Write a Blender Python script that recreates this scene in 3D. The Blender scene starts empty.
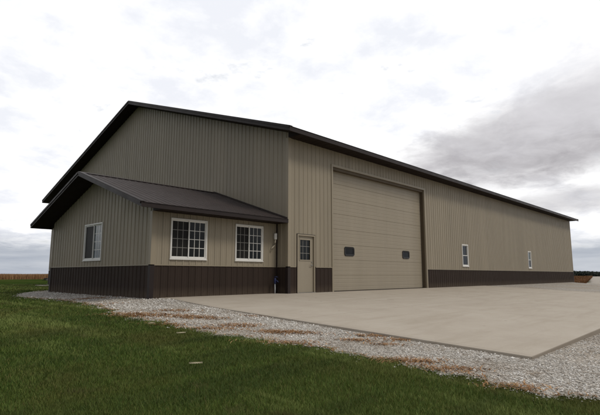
import bpy, math, random
import numpy as np
from mathutils import Vector, Matrix

random.seed(7)
rng = np.random.default_rng(7)
SC = bpy.context.scene
COL = SC.collection

# ------------------------------------------------------------------ helpers
class MB:
    """collects boxes, quads and tubes; build() links them as ONE mesh object"""
    def __init__(s): s.v = []; s.f = []
    def quad(s, *pts):
        b = len(s.v); s.v += [tuple(p) for p in pts]; s.f.append(tuple(range(b, b + len(pts))))
    def hexa(s, p):                              # 8 corners: bottom loop 0-3, top loop 4-7
        b = len(s.v); s.v += [tuple(q) for q in p]
        for f in ((0,3,2,1),(4,5,6,7),(0,1,5,4),(1,2,6,5),(2,3,7,6),(3,0,4,7)):
            s.f.append(tuple(b + i for i in f))
    def box(s, x0, x1, y0, y1, z0, z1):
        s.hexa([(x0,y0,z0),(x1,y0,z0),(x1,y1,z0),(x0,y1,z0),(x0,y0,z1),(x1,y0,z1),(x1,y1,z1),(x0,y1,z1)])
    def lbox(s, F, u0, u1, v0, v1, n0, n1):      # box in the frame of a wall: u along, v up, n outward
        s.hexa([F.p(u0,v0,n0),F.p(u1,v0,n0),F.p(u1,v0,n1),F.p(u0,v0,n1),
                F.p(u0,v1,n0),F.p(u1,v1,n0),F.p(u1,v1,n1),F.p(u0,v1,n1)])
    def prism(s, poly, d):                       # polygon of 3-D points pushed along d
        n = len(poly); b = len(s.v); d = Vector(d)
        s.v += [tuple(p) for p in poly] + [tuple(Vector(p) + d) for p in poly]
        s.f.append(tuple(b + i for i in range(n))); s.f.append(tuple(b + n + i for i in reversed(range(n))))
        for i in range(n):
            j = (i + 1) % n; s.f.append((b+i, b+n+i, b+n+j, b+j))
    def tube(s, pts, r, seg=10, cap=True):
        pts = [Vector(p) for p in pts]; rs = r if isinstance(r, (list, tuple)) else [r]*len(pts); rings = []
        for i, p in enumerate(pts):
            t = (pts[min(i+1, len(pts)-1)] - pts[max(i-1, 0)]).normalized()
            a = t.cross(Vector((0,0,1)) if abs(t.z) < .9 else Vector((1,0,0))).normalized(); c = t.cross(a)
            b = len(s.v)
            for k in range(seg):
                th = 2*math.pi*k/seg; s.v.append(tuple(p + (a*math.cos(th) + c*math.sin(th))*rs[i]))
            rings.append(b)
        for a, b in zip(rings, rings[1:]):
            for k in range(seg): s.f.append((a+k, a+(k+1)%seg, b+(k+1)%seg, b+k))
        if cap:
            s.f.append(tuple(rings[0]+k for k in reversed(range(seg)))); s.f.append(tuple(rings[-1]+k for k in range(seg)))
    def build(s, name, mat, parent=None, label=None, bevel=0, smooth=False):
        me = bpy.data.meshes.new(name); me.from_pydata(s.v, [], s.f); me.update()
        if smooth: me.polygons.foreach_set('use_smooth', [True]*len(me.polygons))
        o = bpy.data.objects.new(name, me); COL.objects.link(o); me.materials.append(mat)
        if parent is not None: o.parent = parent
        if label: o['label'] = label
        if bevel:
            m = o.modifiers.new('bevel', 'BEVEL'); m.width = bevel; m.segments = 2; m.limit_method = 'ANGLE'
        return o

class Frame:
    def __init__(s, o, u, v, n): s.o, s.u, s.v, s.n = Vector(o), Vector(u).normalized(), Vector(v).normalized(), Vector(n).normalized()
    def p(s, u, v, n=0): return s.o + s.u*u + s.v*v + s.n*n

def tag(o, label=None, cat=None, group=None, kind=None):
    for k, val in (('label',label),('category',cat),('group',group),('kind',kind)):
        if val: o[k] = val
    return o
def empty(name, loc=(0,0,0), rz=0):
    o = bpy.data.objects.new(name, None); COL.objects.link(o); o.location = loc; o.rotation_euler.z = rz
    o.empty_display_size = .2; return o

def ribbed(mb, F, u0, u1, vlo, vhi, openings=(), extra=(), pitch=.2286, phase=.1143, h=.016, minor=True, wob=0):
    """ribbed steel sheet: real ribs across u, running along v, cut around rectangular openings"""
    us, hs = [u0 - 1], [0.]
    c = u0 - pitch + phase
    while c < u1 + pitch:
        us += [c-.030, c-.015, c+.015, c+.030]; hs += [0, h, h, 0]
        if minor:
            for m in (.076, .152):
                us += [c+m-.014, c+m-.006, c+m+.006, c+m+.014]; hs += [0, .004, .004, 0]
        c += pitch
    us.append(u1 + 1); hs.append(0.)
    us = np.array(us); hs = np.array(hs)
    br = set(np.round(us[(us > u0) & (us < u1)], 5)) | {u0, u1} | {e for e in extra if u0 < e < u1}
    for o in openings:
        br |= {x for x in (o[0], o[1]) if u0 < x < u1}
    br = sorted(br)
    H = np.interp(br, us, hs)
    for a, b, ha, hb in zip(br, br[1:], H, H[1:]):
        if b - a < 1e-5: continue
        mid = (a + b) / 2
        spans = [(None, None)]
        ops = sorted([(o[2], o[3]) for o in openings if o[0] < mid < o[1]])
        cur = None; segs = []
        for z0, z1 in ops:
            segs.append((cur, z0)); cur = z1
        segs.append((cur, None))
        for s0, s1 in segs:
            la = vlo(a) if s0 is None else max(s0, vlo(a)); lb = vlo(b) if s0 is None else max(s0, vlo(b))
            ta = vhi(a) if s1 is None else min(s1, vhi(a)); tb = vhi(b) if s1 is None else min(s1, vhi(b))
            if ta - la < 1e-4 and tb - lb < 1e-4: continue
            mb.quad(F.p(a,la,ha), F.p(b,lb,hb), F.p(b,tb,hb), F.p(a,ta,ha))

# ------------------------------------------------------------------ materials
def newmat(name):
    m = bpy.data.materials.new(name); m.use_nodes = True; nt = m.node_tree
    b = nt.nodes['Principled BSDF']; return m, nt, b
def N(nt, t, **kw):
    n = nt.nodes.new(t)
    for k, v in kw.items():
        if k in n.inputs.keys() if not hasattr(n, k) else False: n.inputs[k].default_value = v
        else: setattr(n, k, v)
    return n
def ramp(nt, stops, src):
    r = nt.nodes.new('ShaderNodeValToRGB'); e = r.color_ramp.elements
    while len(e) < len(stops): e.new(.5)
    for el, (p, c) in zip(e, stops): el.position = p; el.color = (*c, 1)
    nt.links.new(src, r.inputs[0]); return r.outputs[0]
def noise(nt, scale, detail=4, rough=.55, vec=None, stretch=None, dist=0):
    n = nt.nodes.new('ShaderNodeTexNoise'); n.inputs['Scale'].default_value = scale
    n.inputs['Detail'].default_value = detail; n.inputs['Roughness'].default_value = rough; n.inputs['Distortion'].default_value = dist
    if vec is None: vec = nt.nodes.new('ShaderNodeNewGeometry').outputs['Position']
    if stretch:
        mp = nt.nodes.new('ShaderNodeMapping'); mp.inputs['Scale'].default_value = stretch[:3]
        if len(stretch) > 3: mp.inputs['Rotation'].default_value = (0, 0, stretch[3])
        nt.links.new(vec, mp.inputs[0]); vec = mp.outputs[0]
    nt.links.new(vec, n.inputs['Vector']); return n.outputs['Fac']
def mixc(nt, fac, a, b, mode='MIX'):
    m = nt.nodes.new('ShaderNodeMix'); m.data_type = 'RGBA'; m.blend_type = mode
    for i, x in ((0, fac), (6, a), (7, b)):
        if isinstance(x, (int, float)): m.inputs[i].default_value = x
        elif isinstance(x, tuple): m.inputs[i].default_value = (*x, 1)
        else: nt.links.new(x, m.inputs[i])
    return m.outputs[2]
def math_(nt, op, a, b=None, c=None, clamp=False):
    m = nt.nodes.new('ShaderNodeMath'); m.operation = op; m.use_clamp = clamp
    for i, x in enumerate((a, b, c)):
        if x is None: continue
        if isinstance(x, (int, float)): m.inputs[i].default_value = x
        else: nt.links.new(x, m.inputs[i])
    return m.outputs[0]
def bump(nt, b, h, strength=.2, dist=.02):
    n = nt.nodes.new('ShaderNodeBump'); n.inputs['Strength'].default_value = strength; n.inputs['Distance'].default_value = dist
    nt.links.new(h, n.inputs['Height']); nt.links.new(n.outputs[0], b.inputs['Normal'])

def painted_steel(name, col, rough=.42, var=.10, oil=.06, dirt=None, spec=.3, sheets=False):
    m, nt, b = newmat(name)
    lo = tuple(c*(1-var) for c in col); hi = tuple(min(1, c*(1+var)) for c in col)
    n1 = noise(nt, 1.0, 5, .6, stretch=(2.2, 2.2, .22))
    c = ramp(nt, [(.3, lo), (.7, hi)], n1)
    g0 = nt.nodes.new('ShaderNodeNewGeometry'); s0 = nt.nodes.new('ShaderNodeSeparateXYZ'); nt.links.new(g0.outputs['Position'], s0.inputs[0])
    fl = math_(nt, 'FLOOR', math_(nt, 'DIVIDE', math_(nt, 'ADD', s0.outputs[0], s0.outputs[1]), .9144))
    wn = nt.nodes.new('ShaderNodeTexWhiteNoise'); wn.noise_dimensions = '1D'; nt.links.new(fl, wn.inputs['W'])
    c = mixc(nt, math_(nt, 'MULTIPLY', wn.outputs['Value'], .10 if sheets else 0), c, (.10,.09,.075), 'MIX')
    if dirt:                                      # splashed dust low on the wall, broken up by noise
        g = nt.nodes.new('ShaderNodeNewGeometry'); sx = nt.nodes.new('ShaderNodeSeparateXYZ'); nt.links.new(g.outputs['Position'], sx.inputs[0])
        k = math_(nt, 'MULTIPLY_ADD', sx.outputs[2], -2.9, .85, True)
        k = math_(nt, 'MULTIPLY', k, noise(nt, 5, 6, .7), clamp=True)
        c = mixc(nt, k, c, dirt)
    nt.links.new(c, b.inputs['Base Color'])
    r = noise(nt, 2.5, 3)
    nt.links.new(math_(nt, 'MULTIPLY_ADD', r, .22, rough-.1), b.inputs['Roughness'])
    b.inputs['Specular IOR Level'].default_value = spec
    bump(nt, b, noise(nt, 1.3, 2, .4), oil, .06)  # slight oil-canning
    return m

TAN = (.296, .255, .190)
BROWN = (.038, .0268, .0215)
M = {}
M['tan'] = painted_steel('tan_steel', TAN, .45, .08, sheets=True)
M['tan_trim'] = painted_steel('tan_trim_steel', (.297,.254,.187), .4, .04)
M['brown'] = painted_steel('brown_steel', BROWN, .6, .12, dirt=(.12,.092,.066), spec=.12)
M['roof'] = painted_steel('brown_roof_steel', (.038,.0285,.0265), .6, .14, spec=.2)
M['brown_trim'] = painted_steel('brown_trim_steel', (.026,.019,.018), .5, .08, spec=.2)
M['soffit'] = painted_steel('brown_soffit_steel', (.022,.015,.013), .6, .06, spec=.1)
M['door_tan'] = painted_steel('tan_door_steel', (.305,.265,.203), .5, .05)
M['seal'] = painted_steel('black_rubber', (.06,.05,.04), .7, .1)
M['white'] = painted_steel('white_vinyl', (.72,.71,.68), .4, .04)
M['galv'] = painted_steel('galvanised_steel', (.42,.43,.44), .4, .12)
M['blue'] = painted_steel('blue_paint', (.018,.026,.085), .5, .1)
M['black'] = painted_steel('black_plastic', (.012,.012,.013), .45, .1)
M['handle'] = painted_steel('dull_nickel', (.25,.24,.22), .3, .08)
M['deck'] = painted_steel('weathered_boards', (.5,.47,.42), .8, .2)

def glass(name, col, wav=.05, spec=.5):
    m, nt, b = newmat(name)
    n1 = noise(nt, 1.7, 3, .5)
    nt.links.new(ramp(nt, [(.35, tuple(c*.6 for c in col)), (.7, col)], n1), b.inputs['Base Color'])
    b.inputs['Roughness'].default_value = .06; b.inputs['Specular IOR Level'].default_value = spec
    bump(nt, b, noise(nt, 1.1, 1, .4), wav, .05)
    return m
M['glass'] = glass('dark_window_glass', (.010,.012,.012), .09, .28)
M['screen'] = glass('insect_screen', (.022,.021,.019)); 
M['screen'].node_tree.nodes['Principled BSDF'].inputs['Specular IOR Level'].default_value = .12
M['screen'].node_tree.nodes['Principled BSDF'].inputs['Roughness'].default_value = .5

def concrete():
    m, nt, b = newmat('broom_finished_concrete')
    n1 = noise(nt, .9, 8, .68); n2 = noise(nt, 1.0, 8, .66, stretch=(.45, 2.6, 1, .08)); n3 = noise(nt, 55, 3, .6)
    c = ramp(nt, [(.28, (.375,.328,.272)), (.5, (.42,.372,.312)), (.72, (.455,.41,.35))], n1)
    c = mixc(nt, ramp(nt, [(.34, (.45,.45,.45)), (.5, (0,0,0))], n2), c, (.32,.275,.215))
    c = mixc(nt, math_(nt, 'MULTIPLY', n3, .35), c, (.24,.20,.15))
    n4 = noise(nt, 2.7, 2, .5)                      # a few darker drips and stains
    c = mixc(nt, ramp(nt, [(.72, (0,0,0)), (.78, (.5,.5,.5))], n4), c, (.15,.12,.09))
    g = nt.nodes.new('ShaderNodeNewGeometry'); sp = nt.nodes.new('ShaderNodeSeparateXYZ'); nt.links.new(g.outputs['Position'], sp.inputs[0])
    cut = None                                      # saw-cut control joints
    for ax, pitch, off in ((0, 5.27, 4.4), (1, 4.61, 9.22)):
        q = math_(nt, 'PINGPONG', math_(nt, 'ADD', sp.outputs[ax], off+pitch*10), pitch/2)
        q = math_(nt, 'LESS_THAN', math_(nt, 'SUBTRACT', q, .0) if False else q, .009)
        cut = q if cut is None else math_(nt, 'MAXIMUM', cut, q)
    c = mixc(nt, math_(nt, 'MULTIPLY', cut, .55), c, (.16,.13,.10))
    spots = nt.nodes.new('ShaderNodeTexVoronoi'); spots.inputs['Scale'].default_value = 1.3; nt.links.new(g.outputs['Position'], spots.inputs['Vector'])
    c = mixc(nt, ramp(nt, [(.035, (.6,.6,.6)), (.06, (0,0,0))], spots.outputs['Distance']), c, (.15,.12,.095))
    nt.links.new(c, b.inputs['Base Color']); b.inputs['Roughness'].default_value = .85; b.inputs['Specular IOR Level'].default_value = .25
    bump(nt, b, n3, .25, .01); return m
M['concrete'] = concrete()

def gravel_mat():
    m, nt, b = newmat('crushed_limestone')
    g = nt.nodes.new('ShaderNodeNewGeometry').outputs['Position']
    v = nt.nodes.new('ShaderNodeTexVoronoi'); v.inputs['Scale'].default_value = 32; nt.links.new(g, v.inputs['Vector'])
    bw = nt.nodes.new('ShaderNodeSeparateColor'); nt.links.new(v.outputs['Color'], bw.inputs[0])
    c = ramp(nt, [(0, (.22,.20,.175)), (.35, (.42,.385,.34)), (.8, (.57,.53,.48)), (1, (.70,.67,.62))], bw.outputs[0])
    dk = ramp(nt, [(.25, (0,0,0)), (.75, (.75,.75,.75))], v.outputs['Distance'])
    c = mixc(nt, dk, c, (.13,.115,.095))
    big = noise(nt, .35, 5, .6)
    c = mixc(nt, ramp(nt, [(.45, (0,0,0)), (.7, (.55,.55,.55))], big), c, (.30,.235,.165))
    dirt = noise(nt, 1.6, 5, .65)
    c = mixc(nt, ramp(nt, [(.6, (0,0,0)), (.72, (.6,.6,.6))], dirt), c, (.20,.13,.075))
    nt.links.new(c, b.inputs['Base Color']); b.inputs['Roughness'].default_value = .9; b.inputs['Specular IOR Level'].default_value = .2
    bump(nt, b, v.outputs['Distance'], .6, .02); return m
M['gravel'] = gravel_mat()

def attr_mat(name, stops, rough=.8, big=None, bigcol=None, spec=.25, trans=0):
    """colour from a per-piece random attribute, patched by broad noise"""
    m, nt, b = newmat(name)
    a = nt.nodes.new('ShaderNodeAttribute'); a.attribute_name = 'rnd'
    c = ramp(nt, stops, a.outputs['Fac'])
    if big:
        for sc, st, lo, hi, amt, bc in big:
            f = noise(nt, sc, 5, .6, stretch=st)
            c = mixc(nt, ramp(nt, [(lo, (0,0,0)), (hi, (amt,)*3)], f), c, bc)
    nt.links.new(c, b.inputs['Base Color']); b.inputs['Roughness'].default_value = rough; b.inputs['Specular IOR Level'].default_value = spec
    return m
GR_BIG = [(1.0, (1.3,.10,1,.06), .47, .55, .85, (.20,.245,.065)), (.55, (1,1,1), .48, .68, .75, (.115,.105,.026)), (1.0, (.35,1.6,1,.5), .5, .7, .6, (.022,.044,.009)), (2.6, (1,1,1), .60, .75, .7, (.105,.085,.035))]
M['grass'] = attr_mat('lawn_blades', [(0, (.046,.084,.013)), (.5, (.084,.138,.021)), (.85, (.145,.190,.036)), (.95, (.14,.13,.035)), (1, (.20,.16,.065))], .7, GR_BIG, .08)
M['stone'] = attr_mat('limestone_chips', [(0, (.27,.24,.205)), (.12, (.38,.345,.305)), (.35, (.50,.47,.425)), (.75, (.68,.655,.615)), (1, (.82,.80,.77))], .9, [(.9, (1,1,1), .52, .68, .7, (.30,.24,.18)), (3.2, (1,1,1), .58, .7, .6, (.26,.19,.12))])
M['straw'] = attr_mat('dry_straw', [(0, (.17,.085,.035)), (.5, (.31,.165,.075)), (1, (.46,.29,.15))], .9)
M['weeds'] = attr_mat('rust_weeds', [(0, (.10,.045,.02)), (.5, (.19,.085,.035)), (1, (.26,.15,.07))], .9)
M['corn'] = attr_mat('ripe_corn', [(0, (.15,.075,.035)), (.5, (.27,.155,.075)), (1, (.36,.24,.125))], .9, [(.05, (1,1,1), .5, .6, .6, (.36,.22,.11))])
M['leaf'] = attr_mat('far_leaves', [(0, (.022,.030,.026)), (.6, (.035,.045,.036)), (1, (.055,.058,.042))], .8)
M['bark'] = painted_steel('bark', (.05,.045,.04), .9)
M['husk'] = painted_steel('dry_husk', (.46,.41,.28), .8, .15)

def lawn_soil():
    m, nt, b = newmat('lawn_ground')
    n1 = noise(nt, .55, 6, .65); n2 = noise(nt, 14, 5, .7); n3 = noise(nt, .03, 4, .55)
    c = ramp(nt, [(.3, (.022,.042,.008)), (.55, (.036,.060,.012)), (.75, (.070,.078,.020))], n1)
    c = mixc(nt, ramp(nt, [(.35, (.55,.55,.55)), (.65, (0,0,0))], n2), c, (.014,.018,.007))
    c = mixc(nt, ramp(nt, [(.5, (0,0,0)), (.65, (.6,.6,.6))], n3), c, (.10,.095,.03))
    nt.links.new(c, b.inputs['Base Color']); b.inputs['Roughness'].default_value = 1; b.inputs['Specular IOR Level'].default_value = .0
    bump(nt, b, n2, .8, .04); return m
M['lawn'] = lawn_soil()
def field_mat():
    m, nt, b = newmat('stubble')
    c = ramp(nt, [(.35, (.22,.12,.05)), (.65, (.32,.2,.1))], noise(nt, .02, 6, .6))
    nt.links.new(c, b.inputs['Base Color']); b.inputs['Roughness'].default_value = .95; return m
M['field'] = field_mat()

# ------------------------------------------------------------------ terrain
WX, WY0, WY1 = -4.857, .541, 8.110           # office wing: gable face, front wall, back wall
L, W = 36.6, 22.65                            # hall length and width
HB = .913                                     # top of the brown wainscot
def gz(x, y):
    x = np.asarray(x, float); y = np.asarray(y, float)
    dx = np.maximum(np.maximum(-4.86-x, x-36.6), 0); dy = np.maximum(np.maximum(-y, y-23.0), 0)
    d = np.hypot(dx, dy)
    z = -.02 - .03*(1-np.exp(-d)) - 1.4*(1-np.exp(-.043*d))
    return z + .02*np.sin(x*.9+1)*np.sin(y*.7)*np.clip((d-6)/6, 0, 1)*np.clip((22-d)/9, 0, 1)
EDGE = [(-7.3,-60),(-6.6,-30),(-6.2,-16),(-6.0,-12),(-6.04,-10.3),(-6.22,-9.9),(-6.26,-9.4),(-6.2,-8.9),(-6.2,-8.2),(-6.19,-7.4),(-6.31,-6.5),(-6.5,-5.6),
        (-6.73,-4.6),(-6.68,-3.7),(-6.74,-2.9),(-6.84,-2.1),(-6.5,-.1),(-6.28,1.3),(-6.16,3.4),(-6.3,5.5),(-6.25,7.3),(-5.6,9.0),(-4.0,9.6),(-.5,9.7),(-.4,30)]
EY = np.array([e[1] for e in EDGE]); EXX = np.array([e[0] for e in EDGE])
def edge_x(y):
    y = np.asarray(y, float)
    return np.interp(y, EY, EXX) + .06*np.sin(y*5.3) + .05*np.sin(y*11.7+1) + .03*np.sin(y*23+.5)
def gravel_in(x, y):
    return (np.asarray(x) > edge_x(y)) & (np.asarray(x) < 130) & (np.asarray(y) < 28)
AX0, AX1, AY0, AY1 = -4.50, 16.7, -9.22, .50  # concrete apron
def apron_z(x, y): return .045*np.minimum(y, 0) - .05*np.clip(-np.asarray(x)/4.4, 0, 1)*np.clip(-np.asarray(y)/2, 0, 1) + .004

def grid_mesh(name, xs, ys, zf, mat, mask=None):
    X, Y = np.meshgrid(xs, ys, indexing='ij'); Z = zf(X, Y)
    nx, ny = len(xs), len(ys)
    V = np.stack([X, Y, Z], -1).reshape(-1, 3)
    I, J = np.meshgrid(np.arange(nx-1), np.arange(ny-1), indexing='ij')
    F = np.stack([I*ny+J, (I+1)*ny+J, (I+1)*ny+J+1, I*ny+J+1], -1).reshape(-1, 4)
    if mask is not None:
        cx = (X[:-1,:-1]+X[1:,1:])/2; cy = (Y[:-1,:-1]+Y[1:,1:])/2
        F = F[mask(cx, cy).reshape(-1)]
        used = np.unique(F); mp = np.zeros(len(V), int); mp[used] = np.arange(len(used)); V = V[used]; F = mp[F]
    return fast_mesh(name, V, F, mat, smooth=True)
def fast_mesh(name, V, F, mat, rnd=None, smooth=False):
    me = bpy.data.meshes.new(name); k = F.shape[1]
    me.vertices.add(len(V)); me.vertices.foreach_set('co', np.ascontiguousarray(V, np.float32).ravel())
    me.loops.add(F.size); me.loops.foreach_set('vertex_index', np.ascontiguousarray(F, np.int32).ravel())
    me.polygons.add(len(F)); me.polygons.foreach_set('loop_start', np.arange(0, F.size, k, dtype=np.int32))
    if smooth: me.polygons.foreach_set('use_smooth', np.ones(len(F), bool))
    if rnd is not None:
        a = me.attributes.new('rnd', 'FLOAT', 'POINT'); a.data.foreach_set('value', np.ascontiguousarray(rnd, np.float32))
    me.update(calc_edges=True); me.validate()
    o = bpy.data.objects.new(name, me); COL.objects.link(o); me.materials.append(mat); return o

def axis(*segs):
    out = []
    for a, b, s in segs: out += list(np.arange(a, b, s))
    out.append(segs[-1][1]); return np.array(out)
gx = axis((-3000,-400,200),(-400,-60,20),(-60,-14,2),(-14,20,.5),(20,60,2),(60,400,20),(400,3000,200))
gy = axis((-3000,-400,200),(-400,-60,20),(-60,-16,2),(-16,26,.5),(26,60,2),(60,400,20),(400,3000,200))
tag(grid_mesh('ground', gx, gy, lambda x, y: gz(x, y) - .004, M['lawn']), 'grassy ground running out to the flat horizon', 'ground', kind='structure')
rx = axis((-9,-5,.05),(-5,20,.5),(20,60,2),(60,130,10)); ry = axis((-60,-16,1),(-16,10,.08),(10,28,.5))
tag(grid_mesh('gravel', rx, ry, lambda x, y: gz(x, y) + .006, M['gravel'], gravel_in), 'pale crushed stone around the building and apron', 'gravel', kind='structure')
# pale farm lane and lot running away past the far end of the hall
lx = axis((90,400,4),(400,1500,15)); ly = axis((-150,-10,10),(-10,120,1),(120,330,4))
tag(grid_mesh('gravel_lane', lx, ly, lambda x, y: gz(x, y) + .06, M['gravel'], lambda x, y: (y < -11.5+(x+11.5)*.2126) & (y > -120)), 'pale gravel lane running to the far trees', 'road', kind='structure')

# concrete apron: one thick slab with a soft rounded edge
def make_apron():
    xs = np.linspace(AX0, AX1, 60); ys = np.linspace(AY0, -.001, 40); mb = MB()
    g = [[mb.v.append((x, y, float(apron_z(x, y)))) or len(mb.v)-1 for y in ys] for x in xs]
    for i in range(len(xs)-1):
        for j in range(len(ys)-1): mb.f.append((g[i][j], g[i+1][j], g[i+1][j+1], g[i][j+1]))
    ring = [g[i][0] for i in range(len(xs))] + [g[-1][j] for j in range(1, len(ys))] + [g[i][-1] for i in range(len(xs)-2, -1, -1)] + [g[0][j] for j in range(len(ys)-2, 0, -1)]
    low = []
    for i in ring:
        x, y, z = mb.v[i]; mb.v.append((x, y, z-.16)); low.append(len(mb.v)-1)
    n = len(ring)
    for k in range(n): mb.f.append((ring[k], low[k], low[(k+1)%n], ring[(k+1)%n]))
    return mb
ap = make_apron().build('concrete_apron', M['concrete'], bevel=.012)
tag(ap, 'wide tan concrete apron sloping away from the overhead door', 'driveway', kind='structure')
mb = MB()                                       # the strip that runs back to the wing's front wall
zc = [float(apron_z(x, 0)) for x in (AX0, -.03)]
mb.hexa([(AX0,.003,-.2),(-.03,.003,-.2),(-.03,WY0-.002,-.2),(AX0,WY0-.002,-.2),(AX0,.003,zc[0]),(-.03,.003,zc[1]),(-.03,WY0-.002,zc[1]),(AX0,WY0-.002,zc[0])])
tag(mb.build('concrete_walk', M['concrete'], bevel=.01), 'narrow concrete strip along the wing under its two front windows', 'path', kind='structure')

# ------------------------------------------------------------------ the hall
hall = empty('metal_farm_shed', (0,0,0))
tag(hall, 'long tan ribbed steel shed with brown wainscot, dark roof and low gabled office wing', 'building')
Z = (0,0,1)
F_long = Frame((0,0,0), (1,0,0), Z, (0,-1,0)); F_gab = Frame((0,0,0), (0,1,0), Z, (-1,0,0))
F_back = Frame((0,W,0), (1,0,0), Z, (0,1,0)); F_far = Frame((L,0,0), (0,1,0), Z, (1,0,0))
F_wf = Frame((0,WY0,0), (1,0,0), Z, (0,-1,0)); F_wg = Frame((WX,0,0), (0,1,0), Z, (-1,0,0)); F_wb = Frame((0,WY1,0), (1,0,0), Z, (0,1,0))
OVE, OVG, ZE, ZA = .608, .545, 5.665, 9.665; SL = (ZA-ZE)/(W/2+OVE); FD = .165
WOV, WOVG, WZE, WZA = .548, .638, 2.557, 4.003; WYC = (WY0+WY1)/2; WSL = (WZA-WZE)/((WY1-WY0)/2+WOV); WFD = .13
OHD = (2.44, 9.68, -.2, 4.88); PD = (.447, 1.38, -.2, 2.073)
LW = [(13.745, 14.534, 1.11, 2.337), (24.639, 25.324, 1.11, 2.337)]
WFW = [(-4.28, -3.01, 1.095, 2.285), (-1.90, -.69, 1.095, 2.29)]
WGW = (3.70, 5.10, 1.11, 2.345)
BOT = lambda u: -.15
CAP = HB + .012
eave_top = ZE - FD + .004

m_ = MB(); ribbed(m_, F_long, 0, L, lambda u: CAP, lambda u: eave_top, [OHD, PD] + LW); m_.build('front_wall', M['tan'], hall)
m_ = MB(); ribbed(m_, F_long, 0, L, BOT, lambda u: HB-.012, [OHD, PD]); m_.build('wainscot', M['brown'], hall)
gtop = lambda u: ZE - FD + SL*(OVE + min(u, W-u)) - .01
m_ = MB(); ribbed(m_, F_gab, 0, W, lambda u: CAP, gtop, extra=(W/2,)); m_.build('gable_wall', M['tan'], hall)
m_ = MB(); ribbed(m_, F_gab, 0, W, BOT, lambda u: HB-.012); m_.build('wainscot', M['brown'], hall)
m_ = MB(); ribbed(m_, F_far, 0, W, lambda u: CAP, gtop, extra=(W/2,)); m_.build('gable_wall', M['tan'], hall)
m_ = MB(); ribbed(m_, F_far, 0, W, BOT, lambda u: HB-.012); m_.build('wainscot', M['brown'], hall)
m_ = MB(); ribbed(m_, F_back, 0, L, lambda u: CAP, lambda u: eave_top, minor=False); m_.build('back_wall', M['tan'], hall)
m_ = MB(); ribbed(m_, F_back, 0, L, BOT, lambda u: HB-.012, minor=False); m_.build('wainscot', M['brown'], hall)
# office wing walls
wtop = lambda u: WZE - WFD + WSL*(WOV + min(u-WY0, WY1-u)) - .008
m_ = MB(); ribbed(m_, F_wf, WX, -.02, lambda u: CAP, lambda u: WZE-WFD+.004, WFW); m_.build('wing_front_wall', M['tan'], hall)
m_ = MB(); ribbed(m_, F_wf, WX, -.02, BOT, lambda u: HB-.012); m_.build('wainscot', M['brown'], hall)
m_ = MB(); ribbed(m_, F_wg, WY0, WY1, lambda u: CAP, wtop, [WGW], extra=(WYC,)); m_.build('wing_gable_wall', M['tan'], hall)
m_ = MB(); ribbed(m_, F_wg, WY0, WY1, BOT, lambda u: HB-.012); m_.build('wainscot', M['brown'], hall)
m_ = MB(); ribbed(m_, F_wb, WX, -.02, lambda u: CAP, lambda u: WZE-WFD+.004); m_.build('wing_back_wall', M['tan'], hall)
m_ = MB(); ribbed(m_, F_wb, WX, -.02, BOT, lambda u: HB-.012); m_.build('wainscot', M['brown'], hall)

# drip flashing over the wainscot
m_ = MB()
for a, b in ((.10, PD[0]-.06), (PD[1]+.06, OHD[0]-.075), (OHD[1]+.075, L-.1)): m_.lbox(F_long, a, b, HB-.012, HB+.012, -.004, .024)
m_.lbox(F_gab, .10, WY0-.025, HB-.012, HB+.012, -.004, .024); m_.lbox(F_gab, WY1+.025, W-.1, HB-.012, HB+.012, -.004, .024)
m_.lbox(F_wf, WX+.1, -.075, HB-.012, HB+.012, -.004, .024); m_.lbox(F_wg, WY0+.1, WY1-.1, HB-.012, HB+.012, -.004, .024)
m_.build('drip_flashing', M['tan_trim'], hall)
# corner trim: tan above, brown below
def corner(Fa, ua, sa, Fb, ub, sb, top, keep=True):
    for name, z0, z1, mt in (('corner_trim', HB+.0125, top, M['tan_trim']), ('corner_trim', -.15, HB-.0125, M['brown_trim'])):
        mb = MB(); mb.lbox(Fa, min(ua, ua+sa*.1), max(ua, ua+sa*.1), z0, z1, -.003, .026)
        mb.lbox(Fb, min(ub-sb*.026, ub+sb*.1), max(ub-sb*.026, ub+sb*.1), z0, z1, .0005, .0265)
        mb.build(name, mt, hall)
corner(F_long, 0, 1, F_gab, 0, 1, eave_top-.002)
corner(F_long, L, -1, F_far, 0, 1, eave_top-.002)
corner(F_back, 0, 1, F_gab, W, -1, eave_top-.002)
corner(F_wf, WX, 1, F_wg, WY0, 1, WZE-WFD+.002)
corner(F_wb, WX, 1, F_wg, WY1, -1, WZE-WFD+.002)
m_ = MB(); m_.lbox(F_wf, -.055, -.021, -.15, WZE-WFD, .001, .03); m_.build('inside_corner_shade', M['brown_trim'], hall)  # dark strip standing in for the shading of the inside corner

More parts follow.
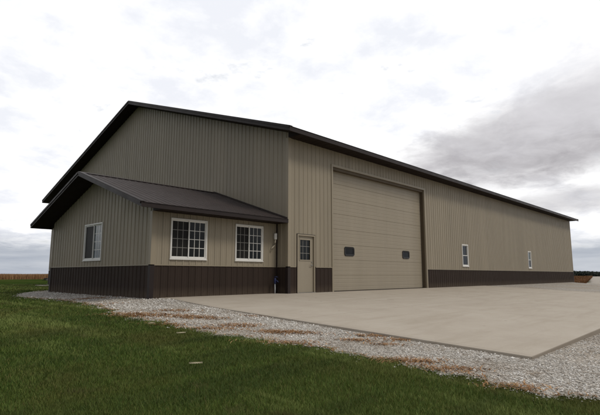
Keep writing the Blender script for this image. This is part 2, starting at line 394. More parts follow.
# ---- roofs: ribbed sheets, ridge cap, fascia, rake trim, soffit
def gable_roof(x0, x1, yc, half, ze, za, fd, y_wall0, y_wall1, wall_x, far_over, nm, ends):
    sl = (za-ze)/half; ln = math.hypot(half, za-ze)
    for s in (-1, 1):
        v = Vector((0, -s*half, za-ze)); n = Vector((0, s*(za-ze), half)).normalized()
        Fr = Frame((0, yc+s*half, ze), (1,0,0), v, n)
        mb = MB(); ribbed(mb, Fr, x0, x1, lambda u: 0, lambda u: ln, minor=False, phase=.06, h=.015)
        mb.quad(Fr.p(x0,0,-.03), Fr.p(x1,0,-.03), Fr.p(x1,ln,-.03), Fr.p(x0,ln,-.03))
        mb.build(nm+'roof', M['roof'], hall)
        ye = yc + s*half
        mb = MB(); mb.box(x0, x1, min(ye, ye+s*.03), max(ye, ye+s*.03), ze-fd, ze-.012)       # fascia board
        mb.box(x0, x1, min(ye, ye+s*.045), max(ye, ye+s*.045), ze-.011, ze+.001)               # drip edge
        mb.build('fascia', M['brown_trim'], hall)
        mb = MB(); yw = y_wall0 if s < 0 else y_wall1
        xs0 = wall_x[0]+.002; xs1 = min(x1, wall_x[1]-.002)
        mb.box(xs0, xs1, min(ye, yw)+.001, max(ye, yw)-.001, ze-fd-.002, ze-fd+.012)
        k = xs0 + .4
        while k < xs1 - .03:                                                                          # vented soffit seams
            mb.box(k, k+.015, min(ye, yw)+.02, max(ye, yw)-.02, ze-fd-.006, ze-fd-.0021); k += .3048
        mb.build('soffit', M['soffit'], hall)
    # ridge cap
    mb = MB()
    for s in (-1, 1):
        v = Vector((0, -s*half, za-ze)).normalized(); n = Vector((0, s*(za-ze), half)).normalized()
        Fr = Frame((0, yc, za), (1,0,0), -v, n); mb.lbox(Fr, x0-.02, x1+(.02 if far_over else 0), -.006, .17, .021, .032)
    mb.build(nm+'ridge_cap', M['roof'], hall)
    for e, d in ends:                              # e: x of the rake, d: outward sign
        mb = MB()
        for s in (-1, 1):
            ye = yc + s*half; yw = y_wall0 if s < 0 else y_wall1
            poly = [(ye+s*.03, ze+.006), (yc, za+.03), (yc, za-fd+.012), (ye+s*.03, ze-fd+.0)]
            pts = [(e, y, z) for y, z in poly]
            mb.prism(pts, (d*.028, 0, 0))
            n = Vector((0, s*(za-ze), half)).normalized(); v = Vector((0, -s*half, za-ze))
            Fr = Frame((0, ye, ze), (1,0,0), v, n); u0, u1 = sorted((e+d*.034, e-d*.11)); mb.lbox(Fr, u0, u1, -.02, ln-.02, .0215, .034)
            u0, u1 = sorted((e+d*.0285, e+d*.05)); mb.lbox(Fr, u0, u1, .0, ln-.03, -.045, .02)
        mb.build('rake_trim', M['brown_trim'], hall)
        mb = MB(); w = wall_x[0] if d < 0 else wall_x[1]
        for s in (-1, 1):
            ye = yc + s*half
            n = Vector((0, s*(za-ze), half)).normalized(); v = Vector((0, -s*half, za-ze))
            Fr = Frame((0, ye, ze), (1,0,0), v, n); c = math.cos(math.atan(sl))
            u0, u1 = sorted((e-d*.001, w-d*.02)); vs = abs(ye-(y_wall0 if s < 0 else y_wall1))/c
            mb.lbox(Fr, u0, u1, .02, ln-.06, -fd*c-.0, -fd*c+.012)
            yw = y_wall0 if s < 0 else y_wall1
            xw = w - d*.004 if d > 0 else w + .001
            mb.prism([(xw, ye-s*.001, ze-fd-.001), (xw, yw+s*.028, ze-fd-.001), (xw, yw+s*.028, ze-fd+sl*abs(ye-yw)-.01)], (d*.012, 0, 0))
        mb.build('soffit', M['soffit'], hall)
gable_roof(-OVG, L+OVG, W/2, W/2+OVE, ZE, ZA, FD, 0, W, (0, L), True, '', [(-OVG, -1), (L+OVG, 1)])
gable_roof(WX-WOVG, -.022, WYC, (WY1-WY0)/2+WOV, WZE, WZA, WFD, WY0, WY1, (WX, 0), False, 'wing_', [(WX-WOVG, -1)])
# flashing where the wing roof meets the tall gable wall, and the end cap of its eave
m_ = MB(); half = (WY1-WY0)/2+WOV
for s in (-1, 1):
    n = Vector((0, s*(WZA-WZE), half)).normalized(); v = Vector((0, -s*half, WZA-WZE))
    Fr = Frame((0, WYC+s*half, WZE), (1,0,0), v, n); ln = math.hypot(half, WZA-WZE)
    m_.lbox(Fr, -.09, -.021, 0.03, ln+.02, .0205, .030); m_.lbox(Fr, -.0315, -.0205, .03, ln+.02, .0305, .06)
m_.build('roof_flashing', M['roof'], hall)
# ---- windows
def slider(F, o, mats, grilles, div=(3, 4)):
    """white vinyl slider: frame + two sashes with panes and a grille"""
    u0, u1, v0, v1 = o; t = .045
    mb = MB()
    mb.lbox(F, u0, u1, v0, v0+t, -.05, .032); mb.lbox(F, u0, u1, v1-t, v1, -.05, .032)
    mb.lbox(F, u0, u0+t, v0+t, v1-t, -.05, .032); mb.lbox(F, u1-t, u1, v0+t, v1-t, -.05, .032)
    mb.lbox(F, u0-.015, u1+.015, v0-.022, v0-.0005, -.002, .045)
    f = mb.build('window', M['white'], hall, bevel=.004)
    um = (u0+u1)/2
    for k, (a, b, dn) in enumerate(((u0+t, um+.018, -.028), (um-.018, u1-t, -.006))):
        if k == 1: a = um - .02
        mb = MB(); s = .034; n0, n1 = dn-.012, dn+.012
        mb.lbox(F, a, b, v0+t, v0+t+s, n0, n1); mb.lbox(F, a, b, v1-t-s, v1-t, n0, n1)
        mb.lbox(F, a, a+s, v0+t+s, v1-t-s, n0, n1); mb.lbox(F, b-s, b, v0+t+s, v1-t-s, n0, n1)
        mb.build('sash', M['white'], f)
        mb = MB(); mb.lbox(F, a+s, b-s, v0+t+s, v1-t-s, dn-.006, dn-.002); mb.build('pane', mats[k], f)
        if grilles[k]:
            mb = MB(); g = .008; nd, nz = div
            for i in range(1, nd):
                c = a+s+(b-a-2*s)*i/nd; mb.lbox(F, c-g, c+g, v0+t+s, v1-t-s, dn-.0015, dn+.004 if grilles[k] > .5 else dn-.0005)
            for i in range(1, nz):
                c = v0+t+s+(v1-v0-2*t-2*s)*i/nz; mb.lbox(F, a+s, b-s, c-g, c+g, dn-.0018, dn+.0035 if grilles[k] > .5 else dn-.0008)
            mb.build('grille', M['white'] if grilles[k] > .5 else M['grey_grille'], f)
    return f
M['grey_grille'] = painted_steel('grille_behind_screen', (.22,.215,.20), .6, .1)
for o in WFW: slider(F_wf, o, (M['screen'], M['glass']), (.3, 1))
M['pale_glass'] = glass('sky_reflection_glass', (.12,.155,.165))  # bluish sky reflection painted into the pane colour
slider(F_wg, WGW, (M['pale_glass'], M['screen']), (1, .0))
def double_hung(F, o, pale=False):
    u0, u1, v0, v1 = o; t = .055; mb = MB(); vm = v0 + (v1-v0)*.49
    mb.lbox(F, u0, u1, v0, v0+t, -.05, .032); mb.lbox(F, u0, u1, v1-t, v1, -.05, .032)
    mb.lbox(F, u0, u0+t, v0+t, v1-t, -.05, .032); mb.lbox(F, u1-t, u1, v0+t, v1-t, -.05, .032)
    mb.lbox(F, u0-.02, u1+.02, v0-.025, v0-.0005, -.002, .05)
    f = mb.build('window', M['white'], hall, bevel=.004)
    for k, (a, b, dn) in enumerate(((v0+t, vm+.02, -.006), (vm-.02, v1-t, -.03))):
        s = .035; mb = MB(); n0, n1 = dn-.011, dn+.011
        mb.lbox(F, u0+t, u1-t, a, a+s, n0, n1); mb.lbox(F, u0+t, u1-t, b-s, b, n0, n1)
        mb.lbox(F, u0+t, u0+t+s, a+s, b-s, n0, n1); mb.lbox(F, u1-t-s, u1-t, a+s, b-s, n0, n1)
        mb.build('sash', M['white'], f)
        mb = MB(); mb.lbox(F, u0+t+s, u1-t-s, a+s, b-s, dn-.005, dn-.001); mb.build('pane', M['pale_glass'] if (pale and k) else M['glass'], f)
double_hung(F_long, LW[0]); double_hung(F_long, LW[1], True)

# ---- overhead sectional door
u0, u1, _, v1 = OHD; rec = -.21
mb = MB()
mb.lbox(F_long, u0, u0+.02, -.05, v1-.02, rec-.02, .0255); mb.lbox(F_long, u1-.02, u1, -.05, v1-.02, rec-.02, .0255); mb.lbox(F_long, u0, u1, v1-.02, v1, rec-.02, .0255)
mb.lbox(F_long, u0-.07, u0-.0005, -.05, v1+.07, .0005, .028); mb.lbox(F_long, u1+.0005, u1+.07, -.05, v1+.07, .0005, .028); mb.lbox(F_long, u0, u1, v1+.0005, v1+.07, .0005, .028)
mb.build('door_jamb', M['tan_trim'], hall)
nsec = 8; hs = (v1-.04)/nsec
mb = MB()
for k in range(nsec):
    a = .02 + k*hs; prof = [(0, -.012), (.008, 0)]
    for g in (.25, .5, .75):
        gg = g*hs; prof += [(gg-.014, 0), (gg-.006, -.004), (gg+.006, -.004), (gg+.014, 0)]
    prof += [(hs-.008, 0), (hs, -.012)]
    for (z0, d0), (z1, d1) in zip(prof, prof[1:]):
        mb.quad(F_long.p(u0+.02, a+z0, rec+d0), F_long.p(u1-.02, a+z0, rec+d0), F_long.p(u1-.02, a+z1, rec+d1), F_long.p(u0+.02, a+z1, rec+d1))
M['joint'] = painted_steel('joint_shadow_gap', (.13,.11,.08), .7)
ohd = mb.build('overhead_door', M['door_tan'], hall)
mb = MB(); mb.lbox(F_long, u0+.02, u1-.02, -.04, .0199, rec-.03, rec+.004); mb.build('bottom_seal', M['seal'], ohd)
mb = MB()
for k in range(1, nsec): mb.lbox(F_long, u0+.021, u1-.021, .02+k*hs-.004, .02+k*hs+.004, rec-.014, rec-.0115)
mb.build('section_joint', M['joint'], ohd)
M['reveal_shade'] = painted_steel('reveal_shade_brown', (.105,.082,.056), .6, .1, spec=.15)  # brown strips painting in the shade of the door header and reveals
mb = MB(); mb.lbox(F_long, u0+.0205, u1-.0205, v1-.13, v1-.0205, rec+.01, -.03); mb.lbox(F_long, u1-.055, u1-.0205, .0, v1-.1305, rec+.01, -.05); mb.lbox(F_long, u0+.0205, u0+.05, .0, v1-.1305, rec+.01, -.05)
mb.build('reveal_shade_strip', M['reveal_shade'], hall)
def rrect(F, a, b, c, d, r, n, seg=5):
    pts = []
    for cx, cy, t0 in ((b-r, d-r, 0), (a+r, d-r, 90), (a+r, c+r, 180), (b-r, c+r, 270)):
        for i in range(seg+1):
            t = math.radians(t0+90*i/seg); pts.append(F.p(cx+r*math.cos(t), cy+r*math.sin(t), n))
    return pts
for a, b in ((3.41, 4.07), (7.80, 8.43)):
    mb = MB(); c, d = 1.39, 1.765
    A = rrect(F_long, a, b, c, d, .09, rec+.002); B = rrect(F_long, a+.012, b-.012, c+.012, d-.012, .085, rec+.03); Cc = rrect(F_long, a+.075, b-.075, c+.075, d-.075, .04, rec+.022); D = rrect(F_long, a+.08, b-.08, c+.08, d-.08, .04, rec+.006)
    for P, Q in ((A, B), (B, Cc), (Cc, D)):
        for i in range(len(P)): j = (i+1) % len(P); mb.quad(P[i], P[j], Q[j], Q[i])
    mb.build('door_window', M['black'], ohd)
    mb = MB(); mb.quad(*rrect(F_long, a+.079, b-.079, c+.079, d-.079, .04, rec+.008)); mb.build('pane', M['door_glass'] if 'door_glass' in M else M.setdefault('door_glass', glass('door_window_glass', (.014,.015,.016), spec=.15)), ohd)
# ---- walk door
a, b, _, t = PD
mb = MB(); fw = .05
mb.lbox(F_long, a, a+fw, -.02, t-fw, -.12, .03); mb.lbox(F_long, b-fw, b, -.02, t-fw, -.12, .03); mb.lbox(F_long, a, b, t-fw, t, -.12, .03)
mb.build('door_frame', M['tan_trim'], hall)
mb = MB()
mb.lbox(F_long, a-.018, a-.0005, -.02, t+.018, .0005, .024); mb.lbox(F_long, b+.0005, b+.018, -.02, t+.018, .0005, .024); mb.lbox(F_long, a-.0004, b+.0004, t+.0005, t+.018, .0005, .024)
mb.build('door_outline_shade', M['brown_trim'], hall)  # thin brown outline standing in for the shadow around the frame
mb = MB(); A, B = a+fw+.004, b-fw-.004; ga, gb, gc, gd = .615, 1.175, 1.16, 1.90
mb.lbox(F_long, A, B, .025, gc, -.075, -.03); mb.lbox(F_long, A, B, gd, t-fw-.004, -.075, -.03); mb.lbox(F_long, A, ga, gc, gd, -.075, -.03); mb.lbox(F_long, gb, B, gc, gd, -.075, -.03)
door = mb.build('walk_door', M['door_tan'], hall)
mb = MB()
for (x0, x1, z0, z1) in ((ga-.02, gb+.02, gc-.02, gc+.015), (ga-.02, gb+.02, gd-.015, gd+.02), (ga-.02, ga+.015, gc+.015, gd-.015), (gb-.015, gb+.02, gc+.015, gd-.015)): mb.lbox(F_long, x0, x1, z0, z1, -.0295, -.016)
mb.build('window_frame', M['door_tan'], door)
mb = MB(); mb.lbox(F_long, ga, gb, gc, gd, -.06, -.05); mb.build('pane', M['glass'], door)
mb = MB()
for i in (1, 2):
    c = ga+(gb-ga)*i/3; mb.lbox(F_long, c-.008, c+.008, gc, gd, -.049, -.042); c = gc+(gd-gc)*i/3; mb.lbox(F_long, ga, gb, c-.008, c+.008, -.0492, -.0425)
mb.build('grille', M['grey_grille'], door)
mb = MB(); mb.tube([F_long.p(B-.07, .98, -.03), F_long.p(B-.07, .98, .025)], .014); mb.tube([F_long.p(B-.065, .98, .02), F_long.p(B-.19, .98, .02)], .011); mb.tube([F_long.p(B-.07, .98, -.03), F_long.p(B-.07, .98, -.022)], .032)
mb.build('handle', M['handle'], door, smooth=False)
mb = MB(); mb.tube([F_long.p(B-.07, 1.1, -.031), F_long.p(B-.07, 1.1, -.012)], .026); mb.build('deadbolt', M['handle'], door)
mb = MB(); mb.lbox(F_long, a, b, -.02, .02, -.119, .05); mb.build('threshold', M['handle'], hall)

# ---- white wall fitting near the inside corner, with its bent pale pipe
m_ = MB(); m_.tube([(-.17, WY0-.09, 1.87), (-.17, WY0-.09, 2.06)], [.052, .055], 14); m_.tube([(-.17, WY0-.09, 2.06), (-.17, WY0-.09, 2.085)], [.06, .045], 14)
fit = m_.build('wall_fitting', M['white'], hall, label='white round fitting on the wing wall beside the inside corner')
m_ = MB(); m_.tube([(-.17, WY0-.09, 1.88), (-.175, WY0-.085, 1.76), (-.20, WY0-.075, 1.67), (-.26, WY0-.06, 1.60), (-.31, WY0-.05, 1.56), (-.33, WY0-.03, 1.50), (-.335, WY0-.022, 1.43)], [.028,.028,.026,.024,.022,.02,.02]); m_.build('pipe', M['husk_pipe'] if 'husk_pipe' in M else M.setdefault('husk_pipe', painted_steel('pale_plastic', (.48,.43,.34), .5)), fit, smooth=True)
m_ = MB(); m_.box(-.19, -.15, WY0-.088, WY0-.001, 1.93, 1.99); m_.build('bracket', M['galv'], fit)

# ------------------------------------------------------------------ small things
hyd = empty('yard_hydrant', (-.29, .33, -.01)); tag(hyd, 'slim galvanised yard hydrant with a blue head in front of the wing corner', 'hydrant')
m_ = MB(); m_.tube([(0,0,-.05), (0,0,.38)], .021, 12); m_.build('standpipe', M['galv'], hyd, smooth=True)
m_ = MB(); m_.tube([(0,0,.34), (0,0,.37), (0,0,.50), (0,0,.535)], [.03,.042,.042,.028], 12); m_.build('head', M['blue'], hyd, smooth=True)
m_ = MB(); m_.tube([(0,0,.45), (.02,-.06,.45), (.03,-.10,.43), (.035,-.115,.39)], [.02,.02,.018,.019], 10); m_.build('spout', M['blue'], hyd, smooth=True)
m_ = MB(); m_.tube([(0,0,.53), (-.02,.02,.57), (.05,-.03,.58), (.08,-.05,.565)], [.012,.013,.013,.013], 8); m_.build('handle', M['blue'], hyd, smooth=True)

m_ = MB(); m_.box(-2.1, -.1, 17.2, 18.5, -.2, .03)
tag(m_.build('concrete_stoop', M['stoop'] if 'stoop' in M else M['concrete'], bevel=.01), 'low pale concrete slab beside the far part of the shed gable', 'slab', kind='structure')

tr = empty('flatbed_trailer', (33.0, 117.5, float(gz(33.0, 117.5))), math.radians(-38)); tag(tr, 'dark low flatbed trailer parked far off on the lawn left of the wing', 'trailer')
m_ = MB(); m_.box(-1.2, 2.6, -.9, .9, .60, .68); m_.build('deck', M['deck'], tr)
m_ = MB(); m_.box(-1.2, 2.6, -.85, -.75, .46, .598); m_.box(-1.2, 2.6, .75, .85, .46, .598); m_.box(-2.4, -1.2, -.06, .06, .46, .56); m_.box(.2, .3, -.74, .74, .46, .598); m_.box(-1.25, -1.2, -.74, .74, .46, .598); m_.build('chassis', M['black'], tr)
m_ = MB(); m_.box(-1.9, -.9, -.6, .6, .685, .98); m_.box(-1.8, -1.2, -.5, .5, .981, 1.08); m_.build('toolbox', M['black'], tr, bevel=.03)
for sx in (.6, 1.4):
    for sy in (-1, 1):
        m_ = MB(); m_.tube([(sx, sy*.93, .33), (sx, sy*1.12, .33)], .33, 18); w_ = m_.build('wheel', M['black'], tr)
        m_ = MB(); m_.tube([(sx, sy*1.115, .33), (sx, sy*1.13, .33)], .17, 14); m_.build('rim', M['galv'], w_)

def husk(x, y, rz, ln, label):
    mb = MB(); n = 6
    for i in range(n):
        a, b = i/n, (i+1)/n
        f = lambda t: (ln*(t-.5), .010*math.sin(math.pi*min(.97, max(.03, t))), .036+.006*t)
        (xa, wa, za), (xb, wb, zb) = f(a), f(b)
        mb.quad((xa,-wa,za), (xb,-wb,zb-.006), (xb,0,zb+.012), (xa,0,za+.012)); mb.quad((xa,0,za+.012), (xb,0,zb+.012), (xb,wb,zb), (xa,wa,za-.004))
    o = mb.build('corn_husk', M['husk']); o.location = (x, y, float(gz(x, y))); o.rotation_euler.z = rz
    sol = o.modifiers.new('thickness', 'SOLIDIFY'); sol.thickness = .003
    tag(o, label, 'husk', 'dry corn husks blown onto the lawn'); return o
husk(-6.99, -3.42, -.9, .13, 'pale dry corn husk nearest the gravel edge on the lawn')
husk(-7.15, -4.66, -.7, .15, 'pale corn husk on the grass near the rust straw, middle one of three')
husk(-8.18, -6.60, -.8, .16, 'pale corn husk farthest out on the lawn, nearest the viewer')

# ------------------------------------------------------------------ stuff: stones, grass, straw, weeds, crops, wood
CAMP = np.array([-11.5436, -11.4893, .6557]); YAW = math.radians(43.406)
def wedge(n, r0, r1, half, pw):
    """random ground points around the viewer; density falls with distance"""
    u = rng.random(n)
    if pw == 2: r = r0*(r1/r0)**u
    else: k = 2-pw; r = (r0**k + u*(r1**k-r0**k))**(1/k)
    t = YAW + (rng.random(n)*2-1)*half
    return CAMP[0]+r*np.cos(t), CAMP[1]+r*np.sin(t), r
def outside_built(x, y, m=.0):
    a = (x > AX0-m) & (x < AX1+m) & (y > AY0-m) & (y < AY1+.2)
    b = (x > WX-m) & (x < 0) & (y > WY0-m) & (y < WY1+m)
    c = (x > -m) & (x < L+m) & (y > -m) & (y < W+m)
    d = (x > -2.2) & (x < 0) & (y > 17.1) & (y < 18.6)
    return ~(a | b | c | d)

def stones(n):
    x, y, r = wedge(n, 4.2, 26, math.radians(46), 1.7)
    k = (rng.random(n) < .62+.5*np.sin(x*2.1+2*np.sin(y*1.3))*np.sin(y*2.6+x)) & gravel_in(x+.04*rng.standard_normal(n)*3, y) & outside_built(x, y, .02); x, y, r = x[k], y[k], r[k]; n = len(x)
    s = (.0075 + .012*rng.random(n)**2.6)*np.clip(r/9, .85, 1.25); s *= np.where(rng.random(n) > .996, 2.1, 1)
    base = np.array([[1,0,0],[0,1,0],[-1,0,0],[0,-1,0],[0,0,.75],[0,0,-.6]], float)
    V = base[None]*(1+.45*(rng.random((n,6,1))-.5)) + .35*(rng.random((n,6,3))-.5)
    a = rng.random(n)*6.283; ca, sa = np.cos(a), np.sin(a)
    V = np.stack([V[...,0]*ca[:,None]-V[...,1]*sa[:,None], V[...,0]*sa[:,None]+V[...,1]*ca[:,None], V[...,2]], -1)*s[:,None,None]
    V += np.stack([x, y, gz(x, y)+.006+s*.28], -1)[:,None]
    f = np.array([[0,1,4],[1,2,4],[2,3,4],[3,0,4],[1,0,5],[2,1,5],[3,2,5],[0,3,5]])
    F = (np.arange(n)[:,None,None]*6+f[None]).reshape(-1, 3)
    o = fast_mesh('gravel_stones', V.reshape(-1,3), F, M['stone'], np.repeat(rng.random(n), 6))
    tag(o, 'loose pale limestone chips strewn over the gravel beside the apron', 'stones', kind='stuff')
stones(340000)

def blades(name, x, y, z, h, w, lean, mat, label, cat, rnd=None, flat=False):
    n = len(x); a = rng.random(n)*6.283; b = rng.random(n)*6.283
    dx, dy = np.cos(a)*w/2, np.sin(a)*w/2
    lx, ly = np.cos(b)*lean*h, np.sin(b)*lean*h
    hz = h*(.15 if flat else 1)
    P = np.stack([np.stack([x-dx, y-dy, z-.01], -1), np.stack([x+dx, y+dy, z-.01], -1),
                  np.stack([x+dx*.75+lx*.35, y+dy*.75+ly*.35, z+hz*.6], -1), np.stack([x-dx*.75+lx*.35, y-dy*.75+ly*.35, z+hz*.6], -1),
                  np.stack([x+lx, y+ly, z+hz], -1)], 1)
    i = np.arange(n)[:,None]*5
    F = np.concatenate([i+np.array([[0,1,2]]), i+np.array([[0,2,3]]), i+np.array([[3,2,4]])])
    o = fast_mesh(name, P.reshape(-1,3), F, mat, np.repeat(rng.random(n) if rnd is None else rnd, 5))
    return tag(o, label, cat, kind='stuff')
n = 1250000
x, y, r = wedge(n, 2.6, 60, math.radians(48), 1.9)
ed = edge_x(np.clip(y, -60, 28))
k = ((x < ed + .10*rng.standard_normal(n)*.8) | ((y > 9.75) & (x < -.5))) & outside_built(x, y, .03); x, y, r = x[k], y[k], r[k]; n = len(x)
tuft = .5+.5*np.sin(x*3.1+1.3*np.sin(y*2.3))*np.sin(y*2.7+1.1*np.sin(x*1.9))
h = (.018+.030*rng.random(n)**1.5+.016*tuft*rng.random(n))*np.clip((r/8)**.25, .9, 1.5)
blades('grass', x, y, gz(x, y), h, .0030*np.clip(r/5, .8, 9), .35+.75*rng.random(n), M['grass'], 'short dark green lawn grass in front of the gravel', 'grass')

# rust coloured straw lying on the gravel
px, py = [], []
for cx, cy, rr, m in ((-6.50,-2.0,.33,700),(-6.62,-2.25,.25,420),(-5.5,2.8,.30,380),(-5.60,-2.0,.22,260),(-5.75,-3.3,.24,380),(-5.95,-2.8,.26,360),(-5.9,-4.5,.2,240),(-5.55,-5.65,.26,520),(-5.7,-5.45,.16,260),
                      (-5.65,-4.5,.18,200),(-4.62,-3.7,.16,170),(-5.25,-6.8,.16,220),(-4.66,-6.7,.16,260),(-4.62,-7.2,.14,240),(-5.95,-8.2,.2,380),(-5.98,-8.75,.16,260),(-5.2,-7.3,.12,120),(-6.2,-9.6,.16,200),(-6.35,-4.5,.22,300),(-6.3,-6.3,.22,260),(-6.75,-3.6,.2,220),(-6.1,.6,.25,160)):
    m = int(m*.8); sa, sb = rr*rng.standard_normal(m)*1.25, rr*rng.standard_normal(m)*.42; px.append(cx+.69*sa+.72*sb+.05*rng.standard_normal(m)); py.append(cy-.72*sa+.69*sb)
m = 1000; ty = rng.uniform(-10.5, 6, m); px.append(edge_x(ty)+.03+.09*np.abs(rng.standard_normal(m))*np.clip(np.sin(ty*2.1+1)*1.4, .1, 1)); py.append(ty)
x = np.concatenate(px); y = np.concatenate(py); k = outside_built(x, y, .01); x, y = x[k], y[k]; n = len(x)
blades('dry_straw', x, y, gz(x, y)+.016, .06+.10*rng.random(n), .011+.008*rng.random(n), 1.0, M['straw'], 'rust brown straw scattered in patches on the pale gravel', 'straw', flat=True)

# rust weeds at the far end of the hall
n = 26000; t = rng.random(n); x = 1/(1/74-t*(1/74-1/430)); y = -11.5+(x+11.5)*np.tan(np.radians(12.95-1.2*t)) + rng.random(n)**1.5*(10+28*t)
blades('dry_weeds', x, y, gz(x, y), (.35+.5*rng.random(n))*(1+.8*t), .16+.3*t, .5, M['weeds'], 'rust brown weeds growing past the far end of the shed', 'weeds')
# ripe corn standing beyond the lawn on the left
n = 60000; x = rng.uniform(-60, 160, n); y = 205 + rng.random(n)**1.5*90
hh = (2.0+.35*rng.random(n)+.12*np.sin(x*.31))
blades('corn_field', x, y, gz(x, y), hh, .16, .15, M['corn'], 'ripe tan corn standing beyond the green lawn at the left horizon', 'crop')
tag(grid_mesh('field', axis((-600,1500,100)), axis((203,1600,60)), lambda a, b: gz(a, b)+.02, M['field']), 'brown farm field beyond the lawn', 'field', kind='structure')
# far dark wood on the right horizon
def far_wood():
    V, R_ = [], []
    for i in range(420):
        az = math.radians(rng.uniform(-8, 26) if i % 2 else rng.uniform(8, 16)); d = rng.uniform(620, 900)
        cx, cy = CAMP[0]+d*math.cos(az), CAMP[1]+d*math.sin(az)
        k = max(0, min(1, (math.degrees(az)-9)/6))
        H = rng.uniform(4.4, 5.6)*(.8+.65*k); rad = rng.uniform(6, 12); m = 150
        q = rng.standard_normal((m, 3)); q /= np.linalg.norm(q, axis=1)[:,None]; q *= (rng.random(m)**.4)[:,None]
        c = np.stack([cx+q[:,0]*rad, cy+q[:,1]*rad, -1.5+H*.5+q[:,2]*H*.5], -1)
        s = rng.uniform(.35, .8, m)[:,None]; a = rng.standard_normal((m,3)); a /= np.linalg.norm(a, axis=1)[:,None]
        b = np.cross(a, rng.standard_normal((m,3))); b /= np.linalg.norm(b, axis=1)[:,None]
        V.append(np.stack([c-a*s-b*s, c+a*s-b*s, c+a*s+b*s, c-a*s+b*s], 1)); R_.append(np.repeat(rng.random(m)*.7+.3*rng.random(), 4))
    V = np.concatenate(V).reshape(-1,3); F = np.arange(len(V)).reshape(-1,4)
    o = fast_mesh('far_wood', V, F, M['leaf'], np.concatenate(R_)); tag(o, 'dark line of trees along the right horizon beyond the lane', 'trees', kind='stuff')
far_wood()

# ------------------------------------------------------------------ sky, sun
SUN_EL, SUN_AZ = math.radians(53), math.radians(-72)      # azimuth measured from +X towards +Y
w = bpy.data.worlds.new('World'); SC.world = w; w.use_nodes = True; nt = w.node_tree
bg = nt.nodes['Background']; STR = .10
sky = nt.nodes.new('ShaderNodeTexSky'); sky.sky_type = 'NISHITA'; sky.sun_disc = False
sky.sun_elevation = SUN_EL; sky.sun_rotation = math.pi/2 - SUN_AZ; sky.air_density = 1.2; sky.dust_density = 2.5
tc = nt.nodes.new('ShaderNodeTexCoord').outputs['Generated']
def vdot(v):
    n = nt.nodes.new('ShaderNodeVectorMath'); n.operation = 'DOT_PRODUCT'; nt.links.new(tc, n.inputs[0]); n.inputs[1].default_value = v; return n.outputs['Value']
sep = nt.nodes.new('ShaderNodeSeparateXYZ'); nt.links.new(tc, sep.inputs[0]); dz = math_(nt, 'MAXIMUM', sep.outputs[2], 0.0)
den = math_(nt, 'ADD', dz, .16)
cmb = nt.nodes.new('ShaderNodeCombineXYZ'); nt.links.new(math_(nt, 'DIVIDE', sep.outputs[0], den), cmb.inputs[0]); nt.links.new(math_(nt, 'DIVIDE', sep.outputs[1], den), cmb.inputs[1])
n_big = noise(nt, 1.15, 6, .58, vec=cmb.outputs[0], dist=.3); n_fine = noise(nt, 3.4, 8, .62, vec=cmb.outputs[0], dist=.2)
def lin(a, b, f): return ramp(nt, [(a, (0,0,0)), (b, (1,1,1))], f)
S = 1/STR
WHITE = (1.10*S, 1.10*S, 1.11*S); PALE = (.885*S, .905*S, .965*S)
mixn = math_(nt, 'ADD', math_(nt, 'MULTIPLY', n_big, .5), math_(nt, 'MULTIPLY', n_fine, .5))
c = mixc(nt, lin(.40, .51, mixn), PALE, WHITE)
c = mixc(nt, math_(nt, 'MULTIPLY', lin(.60, .72, n_fine), .5), c, sky.outputs[0])      # thin blue gaps
def bank(cx, ax_u, ax_v, a, b, k, hard, col, amt):
    """one cloud bank fixed in the sky: direction, its two axes and angular half sizes"""
    global c
    du = math_(nt, 'DIVIDE', vdot(ax_u), a); dv = math_(nt, 'DIVIDE', vdot(ax_v), b)
    front = math_(nt, 'GREATER_THAN', vdot(cx), .2)
    r2 = math_(nt, 'SQRT', math_(nt, 'ADD', math_(nt, 'MULTIPLY', du, du), math_(nt, 'MULTIPLY', dv, dv)))
    r2 = math_(nt, 'ADD', r2, math_(nt, 'MULTIPLY', math_(nt, 'SUBTRACT', n_fine, .5), k))
    f = nt.nodes.new('ShaderNodeMapRange'); f.interpolation_type = 'SMOOTHSTEP'; f.inputs['From Min'].default_value = 1+hard; f.inputs['From Max'].default_value = 1-hard
    f.inputs['To Min'].default_value = 0; f.inputs['To Max'].default_value = amt; nt.links.new(r2, f.inputs['Value'])
    c = mixc(nt, math_(nt, 'MULTIPLY', f.outputs[0], front), c, col)
def axes(cx, tilt):
    d = Vector(cx).normalized(); u = d.cross(Vector((0,0,1))).normalized(); v = u.cross(d)
    t = math.radians(tilt); return d, tuple(u*math.cos(t)+v*math.sin(t)), tuple(v*math.cos(t)-u*math.sin(t))
# grey cloud banks in view at the right
GREY = (.50*S, .485*S, .505*S)
tex = noise(nt, 5.5, 8, .62, vec=cmb.outputs[0], dist=.5)
GREYT = mixc(nt, lin(.34, .66, tex), (.42*S,.405*S,.425*S), (.58*S,.565*S,.585*S))
d, u, v = axes((.945,.17,.268), 9); bank(d, u, v, .345, .080, 1.05, .32, GREYT, .97)
d, u, v = axes((.94,.12,.34), 12); bank(d, u, v, .24, .07, 1.6, .7, (.80*S,.79*S,.82*S), .6)
d, u, v = axes((.955,.22,.135), 4); bank(d, u, v, .16, .022, 1.6, .6, GREYT, .6)
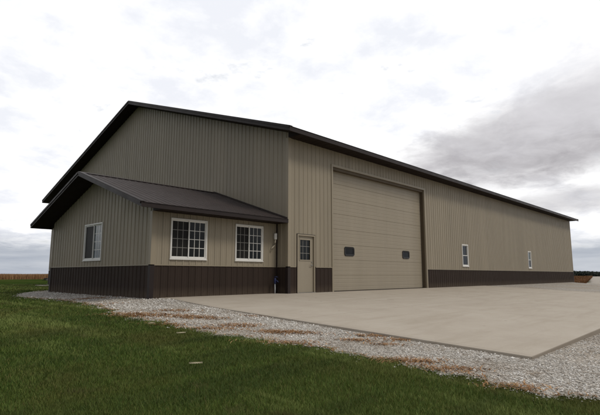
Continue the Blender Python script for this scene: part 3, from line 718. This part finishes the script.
# grey blue bands low over the horizon
el = math_(nt, 'ADD', dz, math_(nt, 'MULTIPLY', math_(nt, 'SUBTRACT', n_fine, .5), .05))
low = ramp(nt, [(.045, (1,1,1)), (.082, (0,0,0))], el)
band = noise(nt, 1, 5, .6, vec=tc, stretch=(3, 3, 42))
lowc = mixc(nt, lin(.35, .65, band), (.36*S,.40*S,.47*S), (.56*S,.59*S,.64*S))
c = mixc(nt, math_(nt, 'MULTIPLY', low, .9), c, lowc)
dk = nt.nodes.new('ShaderNodeMapRange'); dk.interpolation_type = 'SMOOTHSTEP'; nt.links.new(vdot((-.75,-.66,-.05)), dk.inputs['Value'])  # added dimming of the unseen sky behind, to darken gable and eaves
for k_, v_ in (('From Min',-.45),('From Max',.25),('To Min',0),('To Max',.92)): dk.inputs[k_].default_value = v_
c = mixc(nt, dk.outputs[0], c, mixc(nt, n_big, (.26*S,.275*S,.30*S), (.46*S,.47*S,.49*S)))
nt.links.new(c, bg.inputs['Color']); bg.inputs['Strength'].default_value = STR

sd = bpy.data.lights.new('sun', 'SUN'); sd.energy = 1.5; sd.angle = math.radians(14); sd.color = (1, .93, .82)
so = bpy.data.objects.new('sun', sd); COL.objects.link(so)
sdir = Vector((math.cos(SUN_EL)*math.cos(SUN_AZ), math.cos(SUN_EL)*math.sin(SUN_AZ), math.sin(SUN_EL)))
so.rotation_euler = (-sdir).to_track_quat('-Z', 'Y').to_euler(); so.location = (0, -20, 30)

# ------------------------------------------------------------------ camera
cd = bpy.data.cameras.new('camera'); cam = bpy.data.objects.new('camera', cd); COL.objects.link(cam)
cd.sensor_fit = 'HORIZONTAL'; cd.sensor_width = 36; cd.lens = 469.25/600*36; cd.clip_start = .05; cd.clip_end = 6000
pitch = math.radians(8.107); roll = math.radians(-.054)
fwd = Vector((math.cos(YAW)*math.cos(pitch), math.sin(YAW)*math.cos(pitch), math.sin(pitch)))
q = fwd.to_track_quat('-Z', 'Y'); cam.rotation_euler = (q.to_matrix() @ Matrix.Rotation(-roll, 3, 'Z')).to_euler(); cam.location = CAMP.tolist()
SC.camera = cam
vs = SC.view_settings; vs.view_transform = 'Standard'; vs.look = 'None'; vs.exposure = 0; vs.gamma = 1; vs.use_curve_mapping = False
SC.cycles.max_bounces = 6
